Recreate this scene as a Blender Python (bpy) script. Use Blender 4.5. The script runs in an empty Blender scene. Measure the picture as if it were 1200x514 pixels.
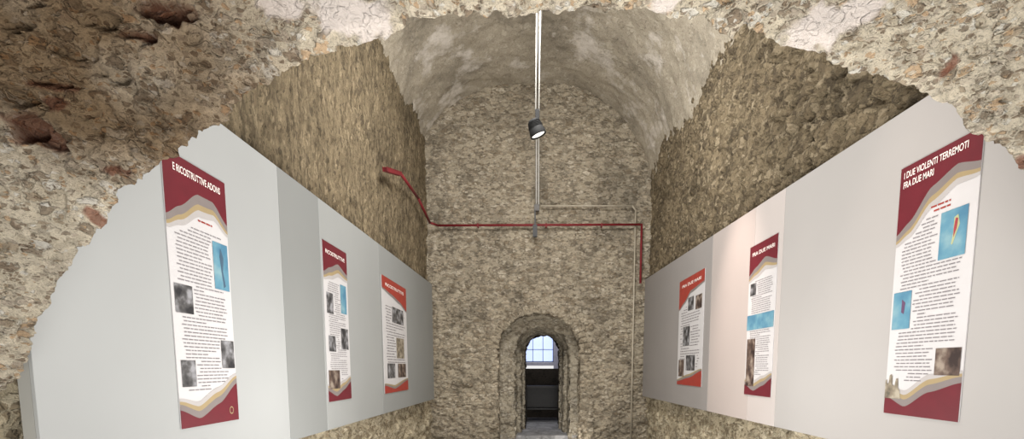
import bpy, bmesh, math, random
from mathutils import Vector, noise, Matrix
random.seed(4)
S = bpy.context.scene
C = S.collection
S.view_settings.view_transform = 'Standard'
PI = math.pi
# ------------------------------------------------------------------ camera
TH = math.radians(6.2); FPX = 600.0; CX = 624.0; CY = 495.0; EYE = 1.6
cd = bpy.data.cameras.new('camera'); cam = bpy.data.objects.new('camera', cd); C.objects.link(cam)
cam.location = (0, 0, EYE); cam.rotation_euler = (PI/2 - TH, 0, 0)
cd.sensor_width = 36; cd.lens = 36*FPX/1200; cd.shift_x = -(CX-600)/1200; cd.shift_y = (CY-257)/1200
cd.clip_start = .05
S.camera = cam
def ray(px, py):
    u = (px-CX)/FPX; v = (CY-py)/FPX
    return Vector((u, math.cos(TH)+v*math.sin(TH), -math.sin(TH)+v*math.cos(TH)))
def onY(px, py, Y):
    d = ray(px, py); return Vector((0, 0, EYE)) + d*(Y/d.y)
def onX(px, py, X):
    d = ray(px, py); return Vector((0, 0, EYE)) + d*(X/d.x)
def proj(p):
    q = p-Vector((0, 0, EYE)); f = q.y*math.cos(TH)-q.z*math.sin(TH)
    return (CX+FPX*q.x/f, CY-FPX*(q.y*math.sin(TH)+q.z*math.cos(TH))/f)
XL, XR, YE = -2.36, 2.64, 12.45
# ------------------------------------------------------------------ materials
def lin(c):
    return tuple(((x/255)/12.92 if x/255 <= .04045 else ((x/255+.055)/1.055)**2.4) for x in c)+(1,)
def simple(name, rgb, rough=.6, metal=0, emit=0, var=0, vscale=8):
    m = bpy.data.materials.new(name); m.use_nodes = True; N = m.node_tree.nodes; L = m.node_tree.links
    b = N['Principled BSDF']; b.inputs['Roughness'].default_value = rough; b.inputs['Metallic'].default_value = metal
    b.inputs['Base Color'].default_value = lin(rgb)
    if emit:
        b.inputs['Emission Color'].default_value = lin(rgb); b.inputs['Emission Strength'].default_value = emit
    if var:
        tc = N.new('ShaderNodeTexCoord'); n = N.new('ShaderNodeTexNoise'); n.inputs['Scale'].default_value = vscale; n.inputs['Detail'].default_value = 4
        r = N.new('ShaderNodeValToRGB'); r.color_ramp.elements[0].position = .3; r.color_ramp.elements[1].position = .7
        a = tuple(max(0, x*(1-var)) for x in rgb); c = tuple(min(255, x*(1+var)) for x in rgb)
        r.color_ramp.elements[0].color = lin(a); r.color_ramp.elements[1].color = lin(c)
        L.new(tc.outputs['Object'], n.inputs['Vector']); L.new(n.outputs[0], r.inputs[0]); L.new(r.outputs[0], b.inputs['Base Color'])
    return m
def mix(N, L, a, b, f, mode='MIX'):
    m = N.new('ShaderNodeMix'); m.data_type = 'RGBA'; m.blend_type = mode
    if isinstance(f, (int, float)): m.inputs[0].default_value = f
    else: L.new(f, m.inputs[0])
    for s, i in ((a, 6), (b, 7)):
        if isinstance(s, tuple): m.inputs[i].default_value = s
        else: L.new(s, m.inputs[i])
    return m.outputs[2]
def ramp(N, L, src, stops, interp='LINEAR'):
    r = N.new('ShaderNodeValToRGB'); cr = r.color_ramp; cr.interpolation = interp
    while len(cr.elements) < len(stops): cr.elements.new(.5)
    for e, (p, c) in zip(cr.elements, stops): e.position = p; e.color = c
    L.new(src, r.inputs[0]); return r.outputs[0]
def g(v): return (v, v, v, 1)
def stone(name, stones, mortar, scale=8, squash=(1, 1, 1), bump=.8, dist=.03, few=.45, few2=.5, blotch=None, blot_pos=(.55, .7), blot_scale=1.2, masks=False, dark=.7, shade=.6, grain=.7, warp=.6, joint=0, blend=.9, soft=.09, ratio=2.4, streak=0):
    """rubble: two sizes of sparse stones bedded in gritty mortar"""
    m = bpy.data.materials.new(name); m.use_nodes = True; N = m.node_tree.nodes; L = m.node_tree.links
    b = N['Principled BSDF']; b.inputs['Roughness'].default_value = .95
    b.inputs['Specular IOR Level'].default_value = .12
    tc = N.new('ShaderNodeTexCoord'); mp = N.new('ShaderNodeMapping'); mp.inputs['Scale'].default_value = squash
    L.new(tc.outputs['Object'], mp.inputs[0])
    grit = N.new('ShaderNodeTexNoise'); grit.inputs['Scale'].default_value = scale*3.6; grit.inputs['Detail'].default_value = 6; grit.inputs['Roughness'].default_value = .82
    L.new(mp.outputs[0], grit.inputs['Vector']); gr_ = grit.outputs[0]
    mcol = mix(N, L, lin(mortar), lin(tuple(x*dark for x in mortar)), ramp(N, L, gr_, [(.46, g(0)), (.62, g(1))]))
    col = mcol; hts = None
    for li, (sc, fw) in enumerate(((scale, few), (scale*ratio, few2))):
        dn = N.new('ShaderNodeTexNoise'); dn.inputs['Scale'].default_value = sc*1.9; dn.inputs['Detail'].default_value = 3; dn.inputs['Roughness'].default_value = .65
        L.new(mp.outputs[0], dn.inputs['Vector'])
        va = N.new('ShaderNodeVectorMath'); va.operation = 'MULTIPLY_ADD'; va.inputs[1].default_value = (warp/sc,)*3
        L.new(dn.outputs['Color'], va.inputs[0]); L.new(mp.outputs[0], va.inputs[2])
        vo = N.new('ShaderNodeTexVoronoi'); vo.inputs['Scale'].default_value = sc; L.new(va.outputs[0], vo.inputs['Vector'])
        ve = N.new('ShaderNodeTexVoronoi'); ve.feature = 'DISTANCE_TO_EDGE'; ve.inputs['Scale'].default_value = sc; L.new(va.outputs[0], ve.inputs['Vector'])
        sep = N.new('ShaderNodeSeparateColor'); L.new(vo.outputs['Color'], sep.inputs[0])
        n = len(stones)
        sc_ = ramp(N, L, sep.outputs[0], [(i/n, lin(c)) for i, c in enumerate(stones)], 'CONSTANT')
        core = ramp(N, L, ve.outputs['Distance'], [(.05, g(0)), (.05+soft, g(1))])
        pick = ramp(N, L, sep.outputs[1], [(0, g(0)), (1-fw, g(1))], 'CONSTANT')
        msk = mix(N, L, core, pick, 1.0, 'MULTIPLY')
        if joint and li == 0:
            jm = mix(N, L, ramp(N, L, ve.outputs['Distance'], [(.0, g(.1)), (.04, g(1)), (.1, g(0))]), pick, 1.0, 'MULTIPLY')
            col = mix(N, L, col, lin(tuple(x*.45 for x in mortar)), mix(N, L, jm, g(joint), 1.0, 'MULTIPLY'))
        col = mix(N, L, col, sc_, mix(N, L, msk, g(blend), 1.0, 'MULTIPLY'))
        hts = msk if hts is None else mix(N, L, hts, msk, .4, 'ADD')
    if streak:
        ms = N.new('ShaderNodeMapping'); ms.inputs['Scale'].default_value = (14, 14, 1.3); L.new(tc.outputs['Object'], ms.inputs[0])
        ns = N.new('ShaderNodeTexNoise'); ns.inputs['Scale'].default_value = 1; ns.inputs['Detail'].default_value = 5; ns.inputs['Roughness'].default_value = .7; L.new(ms.outputs[0], ns.inputs['Vector'])
        col = mix(N, L, col, ramp(N, L, ns.outputs[0], [(.36, g(.45)), (.5, g(.95)), (.6, g(1))]), streak, 'MULTIPLY')
    n3 = N.new('ShaderNodeTexNoise'); n3.inputs['Scale'].default_value = blot_scale; n3.inputs['Detail'].default_value = 6; n3.inputs['Roughness'].default_value = .68
    L.new(tc.outputs['Object'], n3.inputs['Vector'])
    col = mix(N, L, col, ramp(N, L, n3.outputs[0], [(.34, g(.45)), (.5, g(.9)), (.62, g(1.0))]), shade, 'MULTIPLY')
    col = mix(N, L, col, ramp(N, L, gr_, [(.36, g(.25)), (.47, g(.92)), (.56, g(1))]), grain, 'MULTIPLY')
    if blotch:
        n4 = N.new('ShaderNodeTexNoise'); n4.inputs['Scale'].default_value = blot_scale*1.3; n4.inputs['Detail'].default_value = 6; n4.inputs['Roughness'].default_value = .7
        mp2 = N.new('ShaderNodeMapping'); mp2.inputs['Location'].default_value = (7, 3, 5); L.new(tc.outputs['Object'], mp2.inputs[0]); L.new(mp2.outputs[0], n4.inputs['Vector'])
        col = mix(N, L, col, lin(blotch), ramp(N, L, n4.outputs[0], [(blot_pos[0], g(0)), (blot_pos[1], g(.8))]))
    if masks:
        at = N.new('ShaderNodeAttribute'); at.attribute_name = 'mask'
        ss = N.new('ShaderNodeSeparateColor'); L.new(at.outputs['Color'], ss.inputs[0])
        pl = mix(N, L, lin((240, 231, 226)), lin((216, 202, 190)), gr_)
        col = mix(N, L, col, pl, ss.outputs[0])
        br = mix(N, L, lin((160, 98, 76)), lin((108, 72, 56)), gr_)
        col = mix(N, L, col, br, ss.outputs[1])
        shd = mix(N, L, col, lin((152, 133, 112)), .95, 'MULTIPLY')  # painted shade: third mask channel multiplies the stone colour down
        col = mix(N, L, col, shd, ss.outputs[2])
    L.new(col, b.inputs['Base Color'])
    h = mix(N, L, hts, gr_, .6)
    bp = N.new('ShaderNodeBump'); bp.inputs['Strength'].default_value = bump; bp.inputs['Distance'].default_value = dist
    L.new(h, bp.inputs['Height']); L.new(bp.outputs[0], b.inputs['Normal'])
    return m
M_front = stone('front rubble', [(222, 209, 188), (180, 163, 140), (208, 197, 178), (232, 226, 214), (156, 141, 122), (206, 176, 142), (192, 178, 160), (146, 128, 108)], (240, 227, 203), 17, (1, 1, 1.7), 1.0, .05, .48, .5, masks=True, blot_scale=3.0, dark=.74, shade=.45, grain=.95, joint=.35, blend=.9, soft=.09, warp=.6)
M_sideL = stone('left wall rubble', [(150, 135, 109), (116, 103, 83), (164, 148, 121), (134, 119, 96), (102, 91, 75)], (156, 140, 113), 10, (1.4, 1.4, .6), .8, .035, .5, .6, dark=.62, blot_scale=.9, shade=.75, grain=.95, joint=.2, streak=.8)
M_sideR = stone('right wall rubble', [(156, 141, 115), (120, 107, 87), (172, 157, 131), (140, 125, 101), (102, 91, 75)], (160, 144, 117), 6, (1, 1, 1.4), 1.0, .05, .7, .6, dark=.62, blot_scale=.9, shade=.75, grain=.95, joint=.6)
M_base = stone('low wall rubble', [(212, 198, 170), (170, 154, 128), (224, 212, 186), (150, 136, 113)], (226, 212, 182), 7, (1, 1, 1.6), 1.0, .05, .6, .55, dark=.74, joint=.45)
M_end = stone('end wall rubble', [(188, 176, 156), (152, 141, 123), (204, 193, 174), (168, 155, 134), (130, 120, 105), (190, 176, 154), (142, 128, 108)], (196, 184, 162), 5.6, (1, 1, 1.9), .9, .045, .65, .6, dark=.7, blot_scale=.8, grain=.95, shade=.75, joint=.5)
M_vault = stone('vault rubble', [(184, 174, 156), (166, 156, 140), (194, 185, 168)], (188, 178, 160), 6, (1.3, 1, 1.3), .6, .025, .3, .4, blotch=(214, 207, 198), blot_pos=(.53, .64), dark=.78, shade=.65, blot_scale=.9, grain=.8, blend=.7)
M_vous = stone('arch ring stone', [(182, 170, 149), (142, 130, 112), (202, 191, 171)], (186, 173, 151), 7, (1, 1, 1), 1.0, .06, grain=.95)
M_jamb = stone('jamb stone', [(190, 180, 161), (150, 139, 121), (206, 197, 180)], (200, 189, 168), 6, (1, 1, 1.6), 1.0, .06, grain=.95, joint=.5)
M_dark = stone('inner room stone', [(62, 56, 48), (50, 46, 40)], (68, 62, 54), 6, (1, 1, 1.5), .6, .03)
M_floor = stone('floor stone', [(160, 160, 162), (142, 142, 144), (172, 171, 172)], (152, 151, 152), 2.2, (1, 1, 1), .2, .01, grain=.3)
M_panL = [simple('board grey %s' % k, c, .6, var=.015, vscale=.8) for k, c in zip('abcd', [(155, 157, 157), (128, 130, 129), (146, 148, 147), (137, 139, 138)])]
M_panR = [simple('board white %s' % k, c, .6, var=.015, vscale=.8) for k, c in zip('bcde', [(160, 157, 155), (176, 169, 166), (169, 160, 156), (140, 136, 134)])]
M_edge = simple('board edge', (150, 150, 146), .6)
M_red = simple('red painted pipe', (112, 20, 28), .7, var=.12)
M_conduit = simple('light grey conduit', (184, 182, 176), .5, var=.05)
M_gconduit = simple('stone coloured conduit', (170, 161, 144), .6, 0, var=.06)
M_jbox = simple('junction box grey', (80, 76, 72), .5, var=.06)
M_blk = simple('black plastic', (24, 24, 26), .5, var=.1)
M_lamp = simple('dark lamp metal', (7, 7, 8), .8, 0, var=.1)
M_lens = simple('lit lens', (255, 250, 238), .4, emit=1.6)
M_white = simple('poster white', (190, 188, 189), .5, var=.01)
M_mar = simple('poster maroon', (94, 20, 33), .5, var=.04)
M_ora = simple('poster brick red', (146, 48, 38), .5, var=.05)
M_bandg = simple('poster grey band', (120, 112, 110), .5, var=.02)
M_bandm = simple('poster tan band', (150, 133, 100), .5, var=.02)
M_bandl = simple('poster pale band', (166, 162, 161), .5, var=.02)
M_ink = simple('poster ink', (120, 116, 119), .6, var=.05)
M_title = simple('poster title ink', (236, 228, 222), .5, var=.01)
def picmat(name, stops, scale, det=4):
    m = bpy.data.materials.new(name); m.use_nodes = True; N = m.node_tree.nodes; L = m.node_tree.links
    tc = N.new('ShaderNodeTexCoord'); n = N.new('ShaderNodeTexNoise'); n.inputs['Scale'].default_value = scale; n.inputs['Detail'].default_value = det
    L.new(tc.outputs['Object'], n.inputs['Vector'])
    L.new(ramp(N, L, n.outputs[0], [(p, lin(c)) for p, c in stops]), N['Principled BSDF'].inputs['Base Color']); N['Principled BSDF'].inputs['Roughness'].default_value = .5
    return m
M_map = picmat('blue map print', [(.36, (70, 116, 142)), (.52, (90, 136, 156)), (.66, (120, 154, 164))], 5, 5)
M_photo = picmat('dark photo print', [(.38, (40, 40, 43)), (.5, (80, 79, 80)), (.64, (142, 142, 146))], 9)
M_photob = picmat('brown photo print', [(.38, (46, 34, 32)), (.52, (90, 74, 66)), (.66, (142, 130, 118))], 9)
M_ruin = picmat('stone ruin print', [(.36, (84, 78, 68)), (.5, (122, 112, 96)), (.64, (160, 152, 136))], 12)
M_lred = simple('map red', (150, 60, 66), .5, var=.05)
M_lyel = simple('map yellow', (164, 168, 128), .5, var=.05)
M_ldark = simple('map dark purple', (90, 66, 94), .5, var=.05)
M_lgrn = simple('map slate', (66, 90, 110), .5, var=.05)
M_wood = simple('dark wood', (24, 21, 20), .5, var=.25, vscale=12)
M_wfr = simple('window frame paint', (132, 148, 188), .5, var=.05)
M_pane = simple('glowing daylight pane', (196, 212, 250), .3, emit=.95)  # emission stands in for daylight outside the window
M_plas = simple('lilac grey plaster', (196, 194, 206), .8, var=.05)
# ------------------------------------------------------------------ helpers
def link(name, me, mat=None, parent=None):
    o = bpy.data.objects.new(name, me); C.objects.link(o)
    if mat: me.materials.append(mat)
    if parent: o.parent = parent
    return o
def mesh_from(name, verts, faces, mat, parent=None, smooth=False):
    me = bpy.data.meshes.new(name); me.from_pydata([tuple(v) for v in verts], [], faces); me.update()
    if smooth: me.polygons.foreach_set('use_smooth', [True]*len(me.polygons))
    return link(name, me, mat, parent)
def struct(o): o['kind'] = 'structure'; return o
def tag(o, label, cat, group=None):
    o['label'] = label; o['category'] = cat
    if group: o['group'] = group
    return o
def empty(name, loc, rot=(0, 0, 0)):
    o = bpy.data.objects.new(name, None); C.objects.link(o); o.location = loc; o.rotation_euler = rot; o.empty_display_size = .1; return o
def sst(a, b, x):
    t = max(0, min(1, (x-a)/(b-a))); return t*t*(3-2*t)
def rub(p, s, amp, sq=(1, 1, 1), keep=0, sharp=.28):
    q = Vector((p.x*sq[0], p.y*sq[1], p.z*sq[2]))*s
    q += Vector((noise.noise(q*.7), noise.noise(q*.7+Vector((9, 0, 0))), noise.noise(q*.7+Vector((0, 9, 0)))))*.5+Vector((noise.noise(q*2.3), 0, noise.noise(q*2.3+Vector((0, 9, 0)))))*.25
    d, pts = noise.voronoi(q)
    c = noise.cell(pts[0]*3.7)*.5+.5 if keep else noise.cell(pts[0]*3.7)
    if keep:
        if c < keep: return amp*.15
        h = .5+.5*(c-keep)/(1-keep)
    else: h = .3+.7*c
    return amp*h*sst(0, sharp, d[1]-d[0])
def fbm(p, s, o=4): return noise.fractal(p*s, .8, 2.1, o)
def grid(name, fn, nu, nv, disp, nrm, mat, skip=None):
    vs = []
    for j in range(nv+1):
        for i in range(nu+1):
            p = fn(i/nu, j/nv); n = nrm(i/nu, j/nv); vs.append(p+n*disp(p))
    fs = []
    for j in range(nv):
        for i in range(nu):
            if skip and skip(fn((i+.5)/nu, (j+.5)/nv)): continue
            a = j*(nu+1)+i; fs.append((a, a+1, a+nu+2, a+nu+1))
    return struct(mesh_from(name, vs, fs, mat, smooth=True))
def box_bm(bm, x0, x1, y0, y1, z0, z1):
    r = bmesh.ops.create_cube(bm, size=1)
    for v in r['verts']: v.co = Vector(((x0+x1)/2+v.co.x*(x1-x0), (y0+y1)/2+v.co.y*(y1-y0), (z0+z1)/2+v.co.z*(z1-z0)))
    return r['verts']
def bm_obj(name, bm, mat, parent=None, bevel=0):
    if bevel: bmesh.ops.bevel(bm, geom=list(bm.edges), offset=bevel, segments=2, affect='EDGES')
    me = bpy.data.meshes.new(name); bm.to_mesh(me); bm.free(); return link(name, me, mat, parent)
def tube(name, pts, r, mat, parent=None, seg=12):
    bm = bmesh.new(); pts = [Vector(p) for p in pts]
    for a, b in zip(pts[:-1], pts[1:]):
        d = b-a; q = d.to_track_quat('Z', 'Y').to_matrix().to_4x4()
        bmesh.ops.create_cone(bm, cap_ends=True, segments=seg, radius1=r, radius2=r, depth=d.length, matrix=Matrix.Translation((a+b)/2) @ q)
    for p in pts[1:-1]:
        bmesh.ops.create_uvsphere(bm, u_segments=seg, v_segments=8, radius=r*1.03, matrix=Matrix.Translation(p))
    for f in bm.faces: f.smooth = len(f.verts) == 4 or len(f.verts) == 3
    return bm_obj(name, bm, mat, parent)
def lathe(bm, prof, mat4, seg=24):
    rings = []
    for r, z in prof:
        rings.append([bm.verts.new(mat4 @ Vector((r*math.cos(2*PI*k/seg), r*math.sin(2*PI*k/seg), z))) for k in range(seg)])
    for a, b in zip(rings[:-1], rings[1:]):
        for k in range(seg):
            f = bm.faces.new((a[k], a[(k+1) % seg], b[(k+1) % seg], b[k])); f.smooth = True
    bm.faces.new(rings[0][::-1]); bm.faces.new(rings[-1])
# ------------------------------------------------------------------ room shell
FLZ = -.25
WL, WR = XL-.10, XR+.10
XC = (WL+WR)/2; HW = (WR-WL)/2+.1
SL, SR, AP = 6.35, 5.25, 8.05
def dsL(p): return rub(p, 7, .03, (1, 1, .6), .3, .18)+.045*fbm(p, .9)+.02*fbm(Vector((p.x, p.y*1.6, p.z*.55)), 9, 4)-.04
def dsR(p):
    k = sst(8, 4.5, p.y); return rub(p, 4.4, .045+.06*k, (1, 1, 1.4), .3, .14)+.05*fbm(p, .9)+.02*fbm(p, 9, 4)-.045
def dlow(p): return rub(p, 4, .07, (1, 1, 1.6))+.05*fbm(p, 1.2)-.05
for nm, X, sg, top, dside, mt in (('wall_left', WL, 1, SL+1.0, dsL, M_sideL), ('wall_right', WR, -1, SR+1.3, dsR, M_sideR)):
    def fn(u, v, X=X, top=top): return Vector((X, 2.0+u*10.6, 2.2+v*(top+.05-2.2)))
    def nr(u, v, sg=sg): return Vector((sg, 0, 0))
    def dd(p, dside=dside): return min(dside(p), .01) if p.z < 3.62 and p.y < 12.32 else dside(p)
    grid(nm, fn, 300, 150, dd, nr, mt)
    def fn2(u, v, X=X): return Vector((X, 2.0+u*10.6, FLZ-.02+v*2.5))
    grid('wall_%s_base' % nm.split('_')[1], fn2, 260, 60, lambda p: min(dlow(p), .01) if p.z > .82 else dlow(p), nr, M_base)
def vfn(u, v):
    a = PI*(1-u); c = math.cos(a); s = math.sin(a)
    w = sst(-.5, .5, c); sp = SL*(1-w)+SR*w
    return Vector((XC+HW*c, 2.3+v*10.35, sp+(AP-sp)*(max(s, 0)**.9)))
def vn(u, v):
    a = PI*(1-u); return Vector((-math.cos(a), 0, -math.sin(a)))
grid('ceiling', vfn, 150, 200, lambda p: rub(p, 4.4, .01, (1, 1, 1), .35, .25)+.05*fbm(p, 1.0)+.012*fbm(p, 7, 4)-.02, vn, M_vault)
def in_arch(x, z, cx, hw, sp, top):
    dx = abs(x-cx)/hw
    if dx >= 1: return False
    return z < sp+(top-sp)*math.sqrt(1-dx*dx)
A1 = (.155, .98, 2.02, 2.88); A2 = (.245, .67, 2.02, 2.57); A25 = (.26, .56, 1.98, 2.50); A3 = (.27, .47, 2.0, 2.48)
def dend(p):
    k = sst(5.0, 4.6, p.z)      # larger, rougher blocks below the red pipe
    return rub(p, 4.6, .03+.035*k, (1, 1, 1.9), .25, .16)+.045*fbm(p, 1.2)+.018*fbm(p, 9, 4)-.015
def dsm(p): return rub(p, 5, .05, (1, 1, 1.8), .25, .14)+.025*fbm(p, 5, 4)-.01
NF = lambda u, v: Vector((0, -1, 0))
grid('wall_end', lambda u, v: Vector((WL-.1+u*(WR-WL+.2), YE, FLZ-.02+v*8.5)), 230, 350, dend, NF, M_end, lambda p: in_arch(p.x+.07*noise.noise(p*6), p.z+.05*noise.noise(p*5), *A1))
grid('wall_recess', lambda u, v: Vector((-1.2+u*2.8, YE+.42, FLZ-.02+v*3.5)), 120, 150, dsm, NF, M_jamb, lambda p: in_arch(p.x+.07*noise.noise(p*6), p.z+.04*noise.noise(p*5), *A2))
grid('wall_inner_arch', lambda u, v: Vector((-1.0+u*2.5, 13.45, FLZ-.02+v*3.2)), 110, 140, lambda p: .7*dsm(p), NF, M_jamb, lambda p: in_arch(p.x+.05*noise.noise(p*6), p.z, *A25))
grid('wall_passage', lambda u, v: Vector((-1.2+u*2.8, 14.2, FLZ-.02+v*3.5)), 90, 115, lambda p: .5*dsm(p), NF, M_jamb, lambda p: in_arch(p.x, p.z, *A3))
def arch_curve(A, t):
    cx, hw, sp, top = A
    L1 = sp-FLZ; L2 = PI*hw*.95; T = 2*L1+L2; s = t*T
    if s < L1: return Vector((cx-hw, 0, s+FLZ)), Vector((1, 0, 0))
    if s > L1+L2: return Vector((cx+hw, 0, T-s+FLZ)), Vector((-1, 0, 0))
    a = PI*(1-(s-L1)/L2); return Vector((cx+hw*math.cos(a), 0, sp+(top-sp)*math.sin(a))), Vector((-math.cos(a), 0, -math.sin(a)))
for nm, A, y0, y1, m in (('trim_1', A1, YE-.02, YE+.5, M_end), ('trim_2', A2, YE+.38, 13.5, M_jamb), ('trim_3', A25, 13.42, 14.25, M_jamb), ('trim_5', A3, 14.17, 14.6, M_dark)):
    grid(nm, lambda u, v, A=A, y0=y0, y1=y1: arch_curve(A, u)[0]+Vector((0, y0+v*(y1-y0), 0)), 190, 20, lambda p: 1.2*dsm(p)-.02, lambda u, v, A=A: arch_curve(A, u)[1], m)
bm = bmesh.new(); n = 25
for i in range(n):
    if random.random() < .08: continue
    t0, t1 = .29+i*.42/n, .29+(i+.72+.2*random.random())*.42/n
    q = []
    dep = .02+.06*random.random(); ln = .10+.18*random.random()
    for t in (t0, t1):
        p, nn = arch_curve(A1, t); j = .06*random.random(); q.append((p+nn*(.03-j), p-nn*(ln+.06*random.random())))
    co = [q[0][0], q[0][1], q[1][1], q[1][0]]
    vs = [bm.verts.new(c+Vector((0, YE-dep, 0))) for c in co]+[bm.verts.new(c+Vector((0, YE+.1, 0))) for c in co]
    for f in ((0, 1, 2, 3), (7, 6, 5, 4), (0, 4, 5, 1), (1, 5, 6, 2), (2, 6, 7, 3), (3, 7, 4, 0)): bm.faces.new([vs[j] for j in f])
bmesh.ops.recalc_face_normals(bm, faces=bm.faces)
bmesh.ops.bevel(bm, geom=list(bm.edges), offset=.015, segments=2, affect='EDGES')
struct(bm_obj('trim_4', bm, M_vous))
bm = bmesh.new(); box_bm(bm, -6, 6, -4, 12.9, FLZ-.2, FLZ); struct(bm_obj('floor', bm, M_floor))
bm = bmesh.new(); box_bm(bm, -1.9, 2.4, 12.86, 18, -.5, -.12); struct(bm_obj('floor_passage', bm, M_floor))
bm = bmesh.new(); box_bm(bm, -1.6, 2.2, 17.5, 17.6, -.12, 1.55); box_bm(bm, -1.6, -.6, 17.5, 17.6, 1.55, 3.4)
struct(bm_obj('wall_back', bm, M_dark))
bm = bmesh.new(); box_bm(bm, -.6, -.33, 17.49, 17.6, 1.55, 3.4); box_bm(bm, .72, 2.2, 17.49, 17.6, 1.55, 3.4); box_bm(bm, -.33, .72, 17.49, 17.6, 2.8, 3.4); box_bm(bm, -.33, .72, 17.49, 17.6, 1.65, 1.755)
struct(bm_obj('wall_window', bm, M_plas))
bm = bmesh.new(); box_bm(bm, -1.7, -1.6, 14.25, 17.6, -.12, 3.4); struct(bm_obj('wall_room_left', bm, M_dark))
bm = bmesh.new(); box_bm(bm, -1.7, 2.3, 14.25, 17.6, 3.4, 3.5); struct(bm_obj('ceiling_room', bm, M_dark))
bm = bmesh.new(); box_bm(bm, 1.15, 1.25, 14.25, 17.6, -.12, 3.4); struct(bm_obj('wall_room_right', bm, M_plas))
w = struct(empty('window_1', (.195, 17.5, 1.76)))
bm = bmesh.new()
for (a, b_, c_, d_) in ((-.53, .53, 0, .04), (-.53, .53, 1.0, 1.04), (-.53, -.49, 0, 1.04), (.49, .53, 0, 1.04), (-.19, -.17, 0, 1.04), (.15, .17, 0, 1.04), (-.53, .53, .42, .44)):
    box_bm(bm, a, b_, 0, .06, c_, d_)
bm_obj('window_frame', bm, M_wfr, w)
bm = bmesh.new(); box_bm(bm, -.52, .52, .07, .08, 0, 1.04); bm_obj('window_pane', bm, M_pane, w)
# ------------------------------------------------------------------ foreground arch wall
OUT = [(-70, 560), (-45, 495), (-12, 470), (10, 458), (24, 444), (30, 415), (44, 378), (66, 335), (88, 300), (104, 286), (128, 252), (146, 226), (184, 200), (212, 172), (236, 156), (262, 143), (274, 126), (302, 104), (334, 84), (366, 66), (402, 56), (440, 44), (468, 34), (482, 24), (530, 20), (580, 20), (640, 17), (700, 13), (768, 13), (800, 20), (826, 20), (842, 40), (856, 46), (868, 34), (886, 34), (912, 50), (940, 54), (966, 62), (986, 80), (1020, 90), (1068, 106), (1090, 112), (1112, 130), (1140, 156), (1168, 172), (1200, 208), (1236, 262), (1270, 340), (1290, 430), (1300, 520)]
YF = 2.1
pts = [onY(x, y, YF) for x, y in OUT]
pts = [Vector((-2.33, YF, FLZ)), Vector((-2.33, YF, .6))]+pts+[Vector((2.34, YF, .8)), Vector((2.34, YF, FLZ))]
cum = [0]
for a, b_ in zip(pts[:-1], pts[1:]): cum.append(cum[-1]+(b_-a).length)
NT = 1050
def outl(t):
    s = t*cum[-1]
    for i in range(len(cum)-1):
        if s <= cum[i+1] or i == len(cum)-2:
            return pts[i].lerp(pts[i+1], (s-cum[i])/(cum[i+1]-cum[i]))
prof = [(-.95, 1.3, 2.30), (-.5, .6, 2.24), (-.2, .2, 2.19), (0, 0, 2.10), (.06, .03, 2.04), (.2, .14, 1.97), (.45, .38, 1.86), (.8, .72, 1.74), (1.3, 1.22, 1.62), (1.8, 1.72, 1.56), (6, 6, 1.5)]
ss_ = [-.95, -.7, -.5, -.35, -.2, -.12]+[-.06+.0068*k for k in range(210)]+[1.4, 1.5, 1.7, 2, 2.6, 3.6, 5, 6]
def pf(s):
    for a, b_ in zip(prof[:-1], prof[1:]):
        if s <= b_[0]:
            f = (s-a[0])/(b_[0]-a[0]); return a[1]+(b_[1]-a[1])*f, a[2]+(b_[2]-a[2])*f
    return prof[-1][1:]
base = [outl(i/NT) for i in range(NT+1)]
dirs = []
for p in base:
    d = Vector((p.x*.85, 0, max(p.z-1.1, 0))); d.normalize(); dirs.append(d)
# broken, chunky outline
base = [p+d*(.006+.016*noise.noise(p*4.3)+.014*max(-.3, min(.5, noise.noise(p*9+Vector((4, 4, 4)))*1.6))) for p, d in zip(base, dirs)]
vs = []; NS = len(ss_)
for i in range(NT+1):
    for s in ss_:
        o, y = pf(s); p = base[i]+dirs[i]*o; p.y = y; vs.append(p)
def idx(i, j): return i*NS+j
fs = [(idx(i, j), idx(i, j+1), idx(i+1, j+1), idx(i+1, j)) for i in range(NT) for j in range(NS-1)]
me = bpy.data.meshes.new('wall_front'); me.from_pydata(vs, [], fs); me.update()
nrms = [v.normal.copy() for v in me.vertices]
flip = 1 if nrms[idx(NT//2, 60)].y < 0 else -1
cand = [(p, proj(p)) for p in vs[::9] if 1.5 < p.y < 2.2]
def near(px, py):
    return min(cand, key=lambda c: (c[1][0]-px)**2+(c[1][1]-py)**2)[0]
cav = [(near(x, y), rx, rz, dp) for x, y, rx, rz, dp in ((48, 150, .075, .055, .18), (22, 112, .07, .035, .10), (165, 44, .08, .02, .09), (205, 14, .11, .035, .14), (60, 98, .08, .018, .07), (20, 28, .09, .03, .08), (128, 92, .05, .025, .06), (150, 205, .03, .012, .03), (90, 60, .07, .025, .07), (100, 20, .07, .025, .07), (1050, 20, .06, .012, .03), (1150, 60, .04, .012, .03), (850, 8, .04, .01, .03), (10, 330, .03, .012, .03), (1010, 60, .04, .01, .03), (1180, 120, .04, .012, .03), (230, 75, .04, .01, .03), (90, 200, .04, .012, .03), (300, 40, .04, .01, .02))]
plas = [(near(x, y), rx, rz) for x, y, rx, rz in ((415, 18, .17, .055), (450, 8, .12, .05), (330, 6, .08, .04), (965, 28, .12, .06), (1000, 10, .09, .04), (780, 6, .07, .02))]
brick = [(near(x, y), rx, rz) for x, y, rx, rz in ((48, 152, .075, .06), (60, 100, .07, .016), (196, 16, .10, .035), (165, 42, .07, .018), (122, 262, .018, .045), (155, 212, .04, .016), (70, 120, .04, .02), (1088, 96, .018, .03), (1192, 196, .05, .02), (640, 6, .05, .01))]
mask = me.color_attributes.new('mask', 'FLOAT_COLOR', 'POINT')
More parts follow.
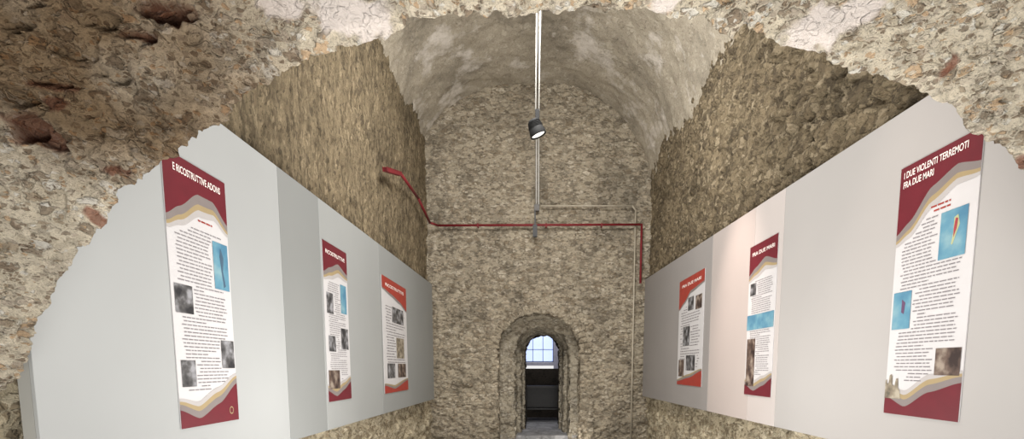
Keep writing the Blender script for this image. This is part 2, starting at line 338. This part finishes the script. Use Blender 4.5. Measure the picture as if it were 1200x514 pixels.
def bl(p, c, rx, rz):
    q = Vector(((p.x-c.x)/rx, 0, (p.z-c.z)/rz)).length
    return q+.45*noise.noise(p*14)+.25*noise.noise(p*40)
for i in range(NT+1):
    for j in range(NS):
        k = idx(i, j); p = vs[k]
        n_ = nrms[k]*flip
        pit = max(0, noise.noise(p*15+Vector((3, 1, 8)))-.2)*.10+max(0, noise.noise(p*34)-.22)*.05
        d = .03*fbm(p, 2.4, 3)+rub(p, 9, .030, (1, 1, 1.6), .5, .12)+rub(p+Vector((5, 5, 5)), 21, .019, (1, 1, 1.5), .4, .13)+.019*fbm(p, 22, 4)-.01-pit
        d *= .5+.5*sst(.02, .12, abs(ss_[j]))     # the broken rim itself is less ragged
        a = b_ = 0
        for c, rx, rz in plas:
            if abs(p.x-c.x) < 2*rx+.1 and abs(p.z-c.z) < 2*rz+.1: a = max(a, 1-sst(.75, 1.05, bl(p, c, rx, rz)))
        for c, rx, rz in brick:
            if abs(p.x-c.x) < 2*rx+.1 and abs(p.z-c.z) < 2*rz+.1: b_ = max(b_, 1-sst(.75, 1.1, bl(p, c, rx, rz)))
        hole = 0
        for c, rx, rz, dp in cav:
            if abs(p.x-c.x) < 2*rx+.1 and abs(p.z-c.z) < 2*rz+.1:
                hole = max(hole, dp*(1-sst(.6, 1.0, bl(p, c, rx, rz))))
        q = sst(-.75, -1.35, p.x)*sst(2.15, 2.6, p.z)  # weight of the shade painted on the arch's upper left
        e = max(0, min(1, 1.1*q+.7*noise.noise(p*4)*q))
        if a > 0: d = d*(1-.85*a)+.01*a
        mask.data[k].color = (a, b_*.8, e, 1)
        me.vertices[k].co = p+n_*(d-hole)
me.polygons.foreach_set('use_smooth', [True]*len(me.polygons)); me.update()
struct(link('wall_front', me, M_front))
# ------------------------------------------------------------------ boards
def board(X, sg, y0, y1, topf, botf, mat, label, group):
    t = .085
    xa, xb = X, X-sg*t
    e = empty('display_board', ((xa+xb)/2, (y0+y1)/2, (botf(y0)+botf(y1))/2))
    tag(e, label, 'display board', group)
    ox, oy, oz = e.location
    g_ = .003
    vs = []
    for x in (xa, xa-sg*.02):
        for (y, z) in ((y0+g_, botf(y0)), (y1-g_, botf(y1)), (y1-g_, topf(y1)), (y0+g_, topf(y0))): vs.append(Vector((x-ox, y-oy, z-oz)))
    bm = bmesh.new(); v = [bm.verts.new(c) for c in vs]
    for f in ((0, 1, 2, 3), (7, 6, 5, 4), (0, 4, 5, 1), (1, 5, 6, 2), (2, 6, 7, 3), (3, 7, 4, 0)): bm.faces.new([v[j] for j in f])
    bmesh.ops.recalc_face_normals(bm, faces=bm.faces)
    bmesh.ops.bevel(bm, geom=list(bm.edges), offset=.002, segments=1, affect='EDGES')
    bm_obj('panel', bm, mat, e)
    xs = sorted((xa-sg*.021-ox, xb-ox))
    for yy in (y0+.006, y1-.056):
        bm = bmesh.new(); zz = max(botf(y0), botf(y1))+.01; zt = min(topf(y0), topf(y1))-.01
        box_bm(bm, xs[0], xs[1], yy-oy, yy+.05-oy, zz-oz, zt-oz)
        bm_obj('batten', bm, M_edge, e, .002)
def lerpf(y0, a, y1, b_): return lambda y: a+(b_-a)*(y-y0)/(y1-y0)
tL = lerpf(3.9, 3.43, 12.3, 3.53); bL = lerpf(5, .88, 12.3, .84)
tR = lerpf(3.6, 3.40, 12.3, 3.64); bR = lerpf(4.6, .96, 12.3, .91)
gl = 'grey boards lining the left wall'; gr = 'white boards lining the right wall'
def yl(px): return onX(px, 380, XL).y
def yr(px): return onX(px, 380, XR).y
b1 = [2.43, yl(334), yl(379), yl(446), 12.3]
for k, lb in enumerate(('large pale grey board nearest the stone arch, left wall', 'narrow darker grey board beside the large pale one, left wall', 'grey board carrying the slim maroon poster, middle of left wall', 'long grey board running to the end wall, left wall')):
    board(XL, 1, b1[k], b1[k+1], tL, bL, M_panL[k], lb, gl)
b2 = [2.5, yr(913), yr(880), yr(832), 12.3]
for k, lb in enumerate(('widest white board carrying the large poster with two maps, right wall', 'narrow white board behind the slim maroon poster, right wall', 'warm lit white board between the two smaller posters, right wall', 'long greyish board running to the end wall, right wall')):
    board(XR, -1, b2[k], b2[k+1], tR, bR, M_panR[k], lb, gr)
# ------------------------------------------------------------------ posters
def ip(pts_, u):
    for a, b_ in zip(pts_[:-1], pts_[1:]):
        if u <= b_[0]:
            f = (u-a[0])/(b_[0]-a[0]); f = f*f*(3-2*f)*.5+f*.5; return a[1]+(b_[1]-a[1])*f
    return pts_[-1][1]
RUIN = [(0, 1), (0, .30), (.08, .25), (.1, .4), (.2, .42), (.24, .1), (.34, .04), (.42, .12), (.44, .45), (.6, .5), (.66, .22), (.78, .2), (.82, .55), (.95, .7), (1, 1)]
def poster(side, corners, label, head, hpts, fpts, main, pics, title, seed, rows=46, tm=(.1, .9), ft=.24, fb=.87, extra=(), emblem=False, ruin=None):
    rnd = random.Random(seed)
    X = XL if side < 0 else XR
    P = [onX(x, y, X) for x, y in corners]
    yl_, yr_ = (P[0].y+P[3].y)/2, (P[1].y+P[2].y)/2
    zt, zb = (P[0].z+P[1].z)/2, (P[2].z+P[3].z)/2
    W = abs(yr_-yl_); H = zt-zb
    sg = 1 if side < 0 else -1
    e = empty('poster', (X+sg*.001, (yl_+yr_)/2, zb), (PI/2, 0, PI/2*sg))
    tag(e, label, 'poster', 'information posters on the wall boards')
    def pt(u, v, o): return Vector(((u-.5)*W, (1-v)*H, o))
    bm = bmesh.new(); box_bm(bm, -W/2, W/2, 0, H, 0, .006); bm_obj('sheet', bm, M_white, e)
    n = 28
    def strip(name, f0, f1, o, mat, par=e):
        vs = []
        for i in range(n+1):
            u = i/n; vs += [pt(u, f0(u), o), pt(u, f1(u), o)]
        return mesh_from(name, vs, [(2*i, 2*i+1, 2*i+3, 2*i+2) for i in range(n)], mat, par)
    hf = lambda u: ip(hpts, u); ff = lambda u: ip(fpts, u)
    h = strip('header', lambda u: 0, hf, .0080, main)
    k1, k2, k3 = (.024, .036, .048) if head else (.012, .018, .024)
    B = [lambda u: hf(u), lambda u: hf(u)+k1+.012*math.sin(PI*u), lambda u: hf(u)+k2+.022*math.sin(PI*u), lambda u: hf(u)+k3+.036*math.sin(PI*u)]
    strip('band', B[0], B[1], .0080, M_bandg, h)
    if head:
        strip('band', B[1], B[2], .0080, M_bandm, h); strip('band', B[2], B[3], .0080, M_bandl, h)
    f_ = strip('footer', ff, lambda u: 1, .0080, main)
    D = [lambda u: ff(u), lambda u: ff(u)-k1*.9-.008*math.sin(PI*u), lambda u: ff(u)-k2*.9-.018*math.sin(PI*u), lambda u: ff(u)-k3*.9-.028*math.sin(PI*u)]
    strip('band', D[1], D[0], .0080, M_bandg, f_); strip('band', D[2], D[1], .0080, M_bandm, f_)
    if head: strip('band', D[3], D[2], .0080, M_bandl, f_)
    if emblem:
        c0 = pt(.86, .955, .0095); rr = .026
        vs = [c0+Vector((rr*math.cos(a*PI/8), rr*1.15*math.sin(a*PI/8), 0)) for a in range(16)]+[c0+Vector((rr*.75*math.cos(a*PI/8), rr*.86*math.sin(a*PI/8), 0)) for a in range(16)]
        mesh_from('emblem', vs, [(a, (a+1) % 16, 16+(a+1) % 16, 16+a) for a in range(16)], M_bandm, f_)
    for (u0, v0, u1, v1, mat, shape) in pics:
        p = mesh_from('picture', [pt(u0, v0, .0090), pt(u0, v1, .0090), pt(u1, v1, .0090), pt(u1, v0, .0090)], [(0, 1, 2, 3)], mat, e)
        for k_, (sh, mt) in enumerate(shape):
            c = [pt(u0+(u1-u0)*a, v0+(v1-v0)*b_, .0100+.0006*k_) for a, b_ in sh]
            mesh_from('print_shape', c, [tuple(range(len(c)))], mt, p)
    allp = list(pics)
    if ruin:
        u0, v0, u1, v1 = ruin; allp.append(ruin)
        mesh_from('picture', [pt(u0+(u1-u0)*a, v0+(v1-v0)*b_, .0098) for a, b_ in RUIN], [tuple(range(len(RUIN)))], M_ruin, e)
    vs = []; fs = []
    def word(u, u2, v, hh):
        k0 = len(vs); vs.extend([pt(u, v, .0085), pt(u, v+hh, .0085), pt(u2, v+hh, .0085), pt(u2, v, .0085)]); fs.append((k0, k0+1, k0+2, k0+3))
    for (u0, u1, v) in extra:
        u = u0
        while u < u1:
            u2 = min(u+.035+rnd.random()*.04, u1); word(u, u2, v, .006); u = u2+.012
    if vs:
        mesh_from('subtitle', list(vs), list(fs), M_ora, e); vs.clear(); fs.clear()
    for r in range(rows):
        v = ft+(fb-ft)*r/rows; hh = (fb-ft)/rows*.28
        u = tm[0]+(rnd.random()*.05); end = tm[1]-rnd.random()*.08
        if r % 9 == 8: end = tm[0]+.4
        while u < end:
            w_ = .03+rnd.random()*.07; u2 = min(u+w_, end)
            if all(u2 < q[0]-.015 or u > q[2]+.015 or v+hh < q[1]-.004 or v > q[3]+.004 for q in allp) and v > B[3](u)+.012 and v+hh < D[3](u)-.008:
                word(u, u2, v, hh)
            u = u2+.012
    if fs: mesh_from('text_block', vs, fs, M_ink, e)
    for (tx, u, v, size, wmax) in title:
        c = bpy.data.curves.new('t', 'FONT'); c.body = tx; c.size = size; c.align_x = 'LEFT'; c.offset = size*.012
        to = bpy.data.objects.new('t', c); C.objects.link(to)
        dg = bpy.context.evaluated_depsgraph_get(); dg.update(); me = bpy.data.meshes.new_from_object(to.evaluated_get(dg)); bpy.data.objects.remove(to)
        mx = max(q.co.x for q in me.vertices); k0 = wmax*W/mx
        for q in me.vertices: q.co = pt(u, v, .0095)+Vector((q.co.x*k0, q.co.y, 0))
        me.materials.clear(); link('title', me, M_title, e)
    return e
H1 = [(0, .225), (.2, .18), (.5, .105), (.75, .105), (1, .175)]
F1 = [(0, .93), (.3, .97), (.65, .92), (1, .84)]
poster(-1, [(190, 179), (261, 209), (279, 490), (209, 504)], 'large poster with one blue map and three grey photographs, left wall nearest the arch', True, H1, F1, M_mar,
       [(.70, .26, .97, .45, M_map, [([(.5, .1), (.68, .3), (.6, .6), (.74, .9), (.6, .95), (.5, .6), (.42, .3)], M_lgrn)]), (.04, .465, .31, .57, M_photo, []), (.74, .66, .98, .775, M_photo, []), (.06, .745, .28, .845, M_photo, [])],
       [('E RICOSTRUTTIVE ADONS', .14, .058, .066, .76)], 1, extra=((.48, .72, .20),), emblem=True)
poster(1, [(1055, 192), (1153, 158), (1126, 493), (1040, 485)], 'large poster with two blue maps and brown photograph, right wall nearest the arch', True, [(0, .265), (.18, .225), (.45, .125), (.75, .085), (1, .11)], [(0, .925), (.3, .965), (.62, .90), (1, .86)], M_mar,
       [(.60, .24, .91, .41, M_map, [([(.52, .18), (.66, .14), (.74, .35), (.64, .52), (.52, .74), (.47, .72), (.52, .5)], M_lyel), ([(.57, .2), (.67, .22), (.64, .42), (.54, .60), (.53, .42)], M_lred)]), (.03, .50, .29, .65, M_map, [([(.5, .2), (.7, .3), (.65, .6), (.5, .55)], M_ldark)]), (.67, .735, .97, .835, M_photob, [])],
       [('I DUE VIOLENTI TERREMOTI', .05, .046, .062, .80), ('FRA DUE MARI', .05, .084, .062, .41)], 2, extra=((.46, .70, .20), (.50, .70, .217)), ruin=(.0, .83, .24, .935))
H2 = [(0, .19), (.25, .15), (.6, .105), (1, .15)]
F2 = [(0, .93), (.35, .97), (.7, .93), (1, .88)]
poster(-1, [(376, 282), (404, 294), (412, 466), (385, 471)], 'slim maroon topped poster in the middle of the left wall', True, H2, F2, M_mar,
       [(.66, .23, .92, .42, M_map, []), (.08, .31, .34, .44, M_photo, []), (.62, .52, .94, .66, M_photo, []), (.1, .58, .38, .68, M_photo, []), (.04, .80, .5, .92, M_photob, [])], [('RICOSTRUTTIVE', .1, .07, .06, .8)], 3, tm=(.12, .88))
poster(-1, [(446, 324), (475, 336), (478, 457), (451, 460)], 'small brick red topped poster furthest along the left wall', False, [(0, .10), (.35, .125), (.7, .16), (1, .22)], [(0, .93), (.4, .97), (1, .90)], M_ora,
       [(.36, .23, .84, .37, M_photo, []), (.5, .5, .84, .69, M_ruin, []), (.12, .74, .42, .87, M_photo, []), (.54, .74, .9, .87, M_photob, [])], [('RICOSTRUTTIVE', .12, .075, .07, .76)], 4, rows=26)
poster(1, [(880, 289), (912, 275), (905, 465), (873, 462)], 'slim maroon topped poster with wide blue map, middle of the right wall', True, H2, F2, M_mar,
       [(.0, .46, .98, .56, M_map, []), (.04, .62, .36, .94, M_photob, []), (.08, .25, .3, .33, M_photo, [])], [('FRA DUE MARI', .1, .07, .06, .8)], 5, tm=(.12, .9))
poster(1, [(796, 329), (826, 317), (823, 453), (795, 450)], 'small brick red topped poster furthest along the right wall', False, [(0, .27), (.25, .21), (.5, .13), (1, .10)], [(0, .97), (.5, .93), (1, .86)], M_ora,
       [(.4, .19, .62, .31, M_photo, []), (.7, .2, .93, .32, M_photob, []), (.22, .45, .5, .63, M_photo, []), (.06, .76, .3, .92, M_photob, []), (.38, .72, .74, .86, M_photo, [])], [('FRA DUE MARI', .12, .075, .07, .76)], 6, rows=26)
# ------------------------------------------------------------------ pipes and conduits
r = .026
YP = YE-.17
XP = XL+.03
pA, pB, pC = onX(451, 198, XP), onX(470, 204, XP), onX(490, 232, XP)
zz = onY(630, 264, YP).z
xr = onY(752, 262, YP).x
e = empty('red_pipe', (XL+.02, 10, zz)); tag(e, 'red fire water pipe along the left wall and across the end wall', 'pipe')
o0 = e.location
def rel(p): return Vector(p)-o0
tube('pipe', [rel(pA), rel(pB), rel(pC), rel((XP, YE-.4, zz)), rel((XP+.14, YP, zz)), rel((xr, YP, zz+.02)), rel((xr, YP, 3.55))], r, M_red, e)
d = (pB-pA); bm = bmesh.new(); box_bm(bm, -.035, .035, -.03, .03, -d.length*.5, d.length*.42)
mt = Matrix.Translation(rel((pA+pB)/2)) @ d.to_track_quat('Z', 'Y').to_matrix().to_4x4()
for v in bm.verts: v.co = mt @ v.co
bm_obj('pipe_end', bm, M_red, e, .004)
for px in (560, 640, 705):
    p = onY(px, 263, YP); bm = bmesh.new(); box_bm(bm, p.x-.015, p.x+.015, YP-.035, YE-.08, zz-.04, zz+.045)
    for v in bm.verts: v.co -= o0
    bm_obj('pipe_clamp', bm, M_red, e, .004)
YC = YE-.12
e = empty('cable_conduit', (onY(629, 240, YC).x, YC, onY(629, 243, YC).z)); tag(e, 'pale twin conduit along the vault and down the end wall', 'conduit'); o0 = e.location
for dx in (-.035, .035):
    x0 = onY(630+dx*40, 110, YC).x
    tube('conduit_tube', [rel((x0+.02, 8.6, AP-.16)), rel((x0, YC, AP-.2)), rel((x0, YC, o0.z))], .018, M_conduit, e)
bm = bmesh.new(); box_bm(bm, -.06, .06, -.05, .08, -.08, .06); bm_obj('junction_box', bm, M_jbox, e, .01)
e = empty('thin_conduit', (o0.x+.1, YC, o0.z)); tag(e, 'thin grey conduit running right from the junction box and down the end wall', 'conduit'); o0 = e.location
xx = onY(746, 240, YC).x; zc = onY(700, 241, YC).z
tube('conduit_tube', [rel((o0.x, YC, zc)), rel((xx-.1, YC, zc)), rel((xx-.02, YC, zc-.1)), rel((xx-.02, YC, FLZ))], .018, M_gconduit, e)
p = onY(627, 270, YP-.04)
e = empty('motion_sensor', (p.x, YP-.08, p.z)); tag(e, 'small black sensor hanging just below the red pipe', 'sensor')
bm = bmesh.new(); box_bm(bm, -.05, .05, -.05, .04, -.16, .12); bm_obj('sensor_body', bm, M_blk, e, .012)
bm = bmesh.new(); box_bm(bm, -.015, .015, -.02, .02, .12, .42); bm_obj('bracket', bm, M_blk, e, .004)
# ------------------------------------------------------------------ pendant lamp
YL = 8.0
p = onY(628, 150, YL); e = empty('pendant_spotlight', p); tag(e, 'dark grey pendant spotlight hanging on twin white rods from the vault', 'lamp')
SC = Matrix.Scale(.85, 4)
tilt = Matrix.Rotation(math.radians(6), 4, 'X') @ Matrix.Rotation(math.radians(-22), 4, 'Y') @ SC
bm = bmesh.new()
lathe(bm, [(.05, .14), (.085, .135), (.095, .10), (.10, .05), (.125, .0), (.14, -.06), (.145, -.12), (.14, -.13), (.12, -.10)], tilt)
bm_obj('lamp_housing', bm, M_lamp, e)
bm = bmesh.new(); lathe(bm, [(.115, -.105), (.115, -.11), (.08, -.12), (.03, -.125)], tilt); bm_obj('lens', bm, M_lens, e)
bm = bmesh.new()
for k in range(5): lathe(bm, [(.09+k*.006, .11-k*.022), (.108+k*.006, .108-k*.022), (.108+k*.006, .10-k*.022), (.09+k*.006, .098-k*.022)], tilt, 20)
bm_obj('cooling_fin', bm, M_lamp, e)
for dx in (-.024, .024): tube('rod', [(dx+.02, .0, .24), (dx+.05, 0, AP-p.z-.12)], .011, M_conduit, e)
bm = bmesh.new(); box_bm(bm, -.01, .05, -.025, .025, .10, .26); bm_obj('swivel_bracket', bm, M_lamp, e, .008)
# ------------------------------------------------------------------ inner room table
e = empty('dark_table', (.32, 16.2, -.12)); tag(e, 'dark wooden table in the room beyond the arched doorway', 'table')
bm = bmesh.new(); box_bm(bm, -.62, .62, -.3, .3, 1.08, 1.14); bm_obj('table_top', bm, M_wood, e, .01)
bm = bmesh.new(); box_bm(bm, -.56, .56, -.24, .24, .40, .44); bm_obj('lower_shelf', bm, M_wood, e, .008)
for sx in (-.55, .55):
    for sy in (-.24, .24):
        bm = bmesh.new(); box_bm(bm, sx-.04, sx+.04, sy-.04, sy+.04, 0, 1.08); bm_obj('leg', bm, M_wood, e, .006)
bm = bmesh.new(); box_bm(bm, -.5, .5, .2, .22, .44, 1.07); bm_obj('back_panel', bm, M_wood, e)
# ------------------------------------------------------------------ light
wd = bpy.data.worlds.new('world'); S.world = wd; wd.use_nodes = True
wd.node_tree.nodes['Background'].inputs[0].default_value = (1, .985, .97, 1); wd.node_tree.nodes['Background'].inputs[1].default_value = .88
def area(loc, rot, sx, sy, en, col):  # unseen fill lights added to brighten the corridor, arch and wall bases
    l = bpy.data.lights.new('area', 'AREA'); l.shape = 'RECTANGLE'; l.size = sx; l.size_y = sy; l.energy = en; l.color = col
    o = bpy.data.objects.new('fill_area_light', l); C.objects.link(o); o.location = loc; o.rotation_euler = rot
area((0.1, 4.8, 6.4), (math.radians(12), 0, 0), 2.0, 3.0, 165, (1, .98, .95))
area((0.1, 7.0, 6.9), (math.radians(35), 0, 0), 2.0, .9, 255, (1, .98, .95))
area((.3, -.3, .8), (math.radians(138), 0, 0), 2.0, .6, 260, (1, .97, .92))
area((0, 4.4, .1), (math.radians(165), 0, 0), 2.5, 2.0, 225, (1, .97, .93))
area((-1.5, 7.5, -.15), (0, math.radians(-120), 0), .3, 6.0, 40, (1, .92, .78))
area((1.8, 7.5, -.15), (0, math.radians(120), 0), .3, 6.0, 40, (1, .92, .78))
l = bpy.data.lights.new('spot', 'SPOT'); l.energy = 160; l.spot_size = 1.9; l.spot_blend = .8; l.color = (1, .94, .85); l.shadow_soft_size = .03
o = bpy.data.objects.new('pendant_light', l); C.objects.link(o); o.location = p+Vector((-.05, .0, -.16)); o.rotation_euler = (math.radians(20), 0, 0)
for y, en in ((6.6, 620), (3.6, 130)):
    l = bpy.data.lights.new('spot', 'SPOT'); l.energy = en; l.spot_size = .62; l.spot_blend = 1; l.color = (1, .80, .70); l.shadow_soft_size = .1
    o = bpy.data.objects.new('track_light', l); C.objects.link(o); a = Vector((.9, y, 5.4)); o.location = a; o.rotation_euler = (Vector((2.64, y+.1, 2.3))-a).to_track_quat('-Z', 'Y').to_euler()
l = bpy.data.lights.new('pt', 'POINT'); l.energy = 60; l.color = (.88, .9, 1); l.shadow_soft_size = .1
o = bpy.data.objects.new('inner_room_fill', l); C.objects.link(o); o.location = (.2, 15.0, 3.1)  # added fill, hidden above the doorway, brightens the inner room
l = bpy.data.lights.new('pt', 'POINT'); l.energy = 9; l.color = (1, .95, .88); l.shadow_soft_size = .05
o = bpy.data.objects.new('passage_fill', l); C.objects.link(o); o.location = (.9, 12.2, -.1)  # added fill, out of view near the floor, lifts the doorway jambs
